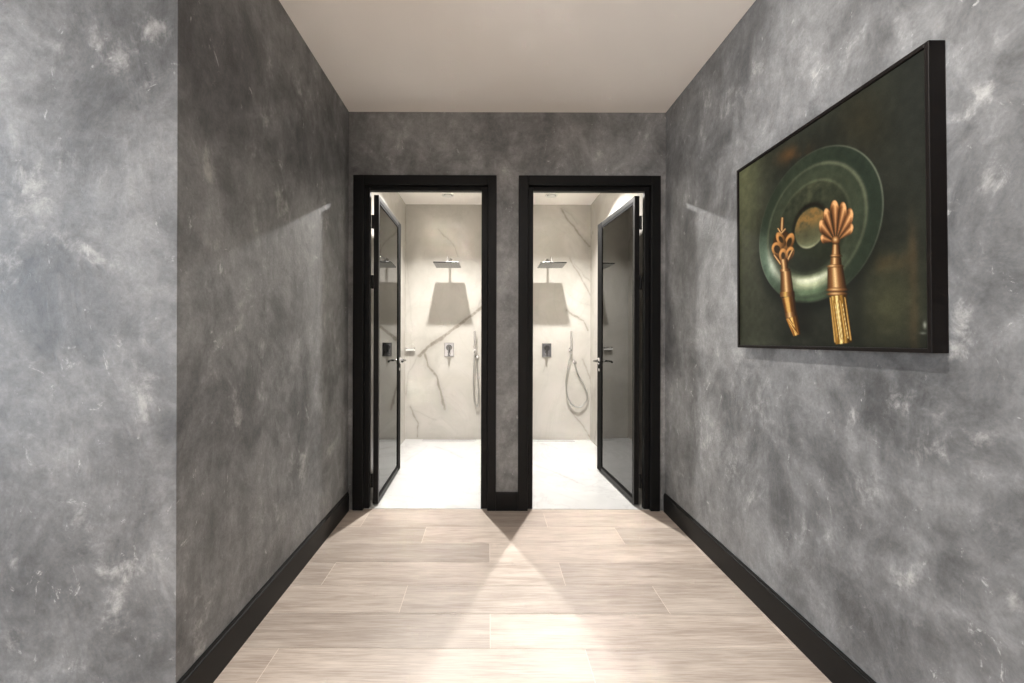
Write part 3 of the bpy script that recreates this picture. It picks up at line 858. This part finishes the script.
        k = np.clip(1 - np.abs(q - hl) / 0.95, 0, 1)
        if streak: k = np.clip(k * (0.55 + 0.9 * (0.5 + 0.5 * np.sin(q * streak + n2 * 5 + tt * 2))), 0, 1)
        col = np.where((k < 0.6)[..., None], np.asarray(dark, float) + (np.asarray(midc, float) - dark) * (k / 0.6)[..., None],
                       np.asarray(midc, float) + (np.asarray(light, float) - midc) * ((k - 0.6) / 0.4)[..., None])
        nonlocal img
        img = img * (1 - m_[..., None]) + col * m_[..., None]
    def blob(x, y, rx, ry, hx=-0.3, hy=-0.3, dark=GD, midc=GM, light=GL):
        nonlocal img
        qx, qy = (px - x) / rx, (py - y) / ry
        m_ = np.clip((1 - np.hypot(qx, qy)) * min(rx, ry) * 1.3 + 0.3, 0, 1)
        k = np.clip(1 - np.hypot(qx - hx, qy - hy) / 1.15, 0, 1)[..., None]
        col = np.where(k < 0.5, np.asarray(dark, float) + (np.asarray(midc, float) - dark) * (k / 0.5), np.asarray(midc, float) + (np.asarray(light, float) - midc) * ((k - 0.5) / 0.5))
        img = img * (1 - m_[..., None]) + col * m_[..., None]
    def loop(x, y, rx, ry, tilt, wd=1.5):
        nonlocal img
        c, s = math.cos(tilt), math.sin(tilt)
        X, Y_ = (px - x) * c + (py - y) * s, -(px - x) * s + (py - y) * c
        rr = np.hypot(X / rx, Y_ / ry)
        inner = np.clip((1 - rr) * 3, 0, 1)[..., None]
        img = img * (1 - 0.75 * inner) + np.array((46, 36, 22)) * 0.75 * inner
        d = np.abs(rr - 1) * min(rx, ry)
        m_ = np.clip((wd - d) * 1.2, 0, 1)[..., None]
        k = np.clip(0.6 - 0.35 * (Y_ / ry) - 0.25 * (X / rx), 0, 1)[..., None]
        img = img * (1 - m_) + (np.array(GD) * (1 - k) * 1.2 + np.array((210, 148, 84)) * k) * m_
    # shadows of the handles on the plate
    lay(0.5 * np.exp(-((px - 800 - (py - 300) * 0.14) / 7) ** 2) * np.clip((py - 296) / 6, 0, 1) * np.clip((338 - py) / 8, 0, 1), (22, 22, 18))
    lay(0.5 * np.exp(-((px - 856) / 8) ** 2) * np.clip((py - 270) / 20, 0, 1), (28, 30, 24))
    lay(0.45 * np.exp(-((px - 776) / 5) ** 2 - ((py - 250) / 18) ** 2), (40, 40, 30))
    # left handle: pierced trefoil finial, barrel, ferrule and a clenched foot
    blob(782.6, 246, 10.5, 17, 0, 0, (50, 34, 20), (70, 48, 28), (84, 60, 36))
    bar((782.2, 216), (781.4, 231), 2.0, 2.4, hl=0)
    bar((777.8, 226.5), (781.5, 232), 1.5, 1.8); bar((785.6, 227.5), (781.5, 232), 1.5, 1.8)
    loop(776.8, 247.8, 4.2, 5.6, -0.2); loop(789.0, 241.0, 3.4, 7.2, 0.32); loop(780.8, 238.2, 3.0, 5.8, -0.45); loop(782.8, 254.2, 3.0, 5.2, 0.0); loop(789.6, 252.2, 3.0, 5.0, 0.25)
    bar((774, 253), (781, 263), 1.8, 2.0); bar((792.5, 249), (786, 262), 1.6, 2.0)
    bar((783.5, 258), (784.8, 271), 4.4, 3.6)
    bar((784.6, 267.5), (784.8, 270), 5.6, 5.6)
    bar((785.2, 270), (786.6, 292), 5.5, 6.9, hl=-0.1)
    bar((786.6, 290.5), (786.8, 295.5), 7.6, 7.6, light=(220, 180, 100))
    bar((787.4, 295.5), (790.5, 315), 7.0, 5.8, midc=(150, 96, 46), light=(214, 170, 96), streak=7)
    bar((790.0, 311), (790.8, 316), 6.0, 6.4)
    bar((790.8, 316), (796.0, 334), 6.4, 4.0, (54, 32, 12), (168, 112, 50), (244, 204, 120), streak=9)
    for k, (x, y) in enumerate(((793.2, 327.5), (795.0, 330.5), (796.6, 333.0), (792.0, 323.5))):
        bar((x - 4.0, y - 5.5), (x, y), 1.5, 1.2, (58, 36, 16), (170, 116, 56), (246, 208, 128))
    # right handle: shell fan, ball, turned collar, barrel, ferrule and a brush of strands
    fx, fy = (px - 835.4) / 18.5, (242 - py) / 42.0
    fr_, fa = np.hypot(fx, fy), np.degrees(np.arctan2(fx, fy))
    for pa, pr, ph in ((-82, 0.84, 11), (-62, 1.02, 13), (-37, 1.00, 15), (67, 1.03, 10), (50, 1.20, 12), (-4, 1.03, 18), (27, 1.08, 15)):
        q = (fa - pa) / ph
        rmax = pr * (1 - 0.16 * np.abs(q) ** 2.2)
        m_ = np.clip((1.12 - np.abs(q)) * ph * fr_ * 0.30, 0, 1) * np.clip((rmax - fr_) * 26, 0, 1)
        k = np.clip(1 - np.abs(q - 0.15) / 1.05, 0, 1) * (0.62 + 0.38 * np.clip((fr_ - 0.2) / 0.7, 0, 1))
        k = np.clip(k + 0.28 * np.exp(-((fr_ - rmax + 0.08) / 0.05) ** 2), 0, 1)[..., None]
        col = np.where(k < 0.55, np.array((44, 27, 15)) + np.array((84, 56, 34)) * (k / 0.55), np.array((128, 83, 49)) + np.array((104, 92, 68)) * ((k - 0.55) / 0.45))
        img = img * (1 - m_[..., None]) + col * m_[..., None]
    blob(835.3, 240, 4.3, 5.0, -0.1, -0.2)
    bar((835.5, 244), (835.5, 256), 3.8, 5.2)
    blob(835.5, 255.5, 6.2, 1.9); bar((835.4, 257), (835.2, 265.5), 5.6, 6.2)
    blob(834.8, 266, 8.8, 2.3)
    bar((834.6, 267), (836.2, 290), 8.2, 10.0, hl=-0.1)
    blob(836.4, 289.5, 11.4, 2.6, -0.2, -0.2); blob(836.6, 293.6, 11.2, 2.5, -0.2, -0.2)
    bar((836.8, 295), (842.2, 343), 9.0, 8.6, (52, 34, 12), (158, 116, 50), (250, 226, 150), hl=-0.2, streak=11)
    for k in range(7):
        x0_ = 829.5 + 2.4 * k; x1_ = 834.0 + 2.6 * k
        bar((x0_, 297 + (k % 3) * 3), (x1_, 342 - (k * 5 % 7)), 1.0, 1.3, (70, 46, 18), (150, 108, 50) if k % 2 else (196, 152, 84), (252, 232, 166) if k in (2, 3, 5) else (206, 164, 92))
    # scuffs at the lower edge of the print
    lay(0.8 * g2(923, 326, 1.6, 3.5) + 0.5 * g2(921, 334, 3, 1.2), (168, 172, 160))
    lay(0.35 * np.exp(-((py - 341) / 3) ** 2) * np.clip((820 - px) / 30, 0, 1) * np.clip(n2 * 2 - 0.6, 0, 1), (120, 120, 104))
    lin = srgb(np.clip(img, 0, 255))
    g = grid_mesh('canvas', (XCV - XR, -W + fw, fw), (0, 2 * W - 2 * fw, 0), (0, 0, H - 2 * fw), nu, nv, 'paint', lin * PAINT_GAIN, 'paint', (0.02, 0, 0), t)
    g['label'] = 'printed still life with plate and golden handles'
PAINT_GAIN = 0.84
painting()
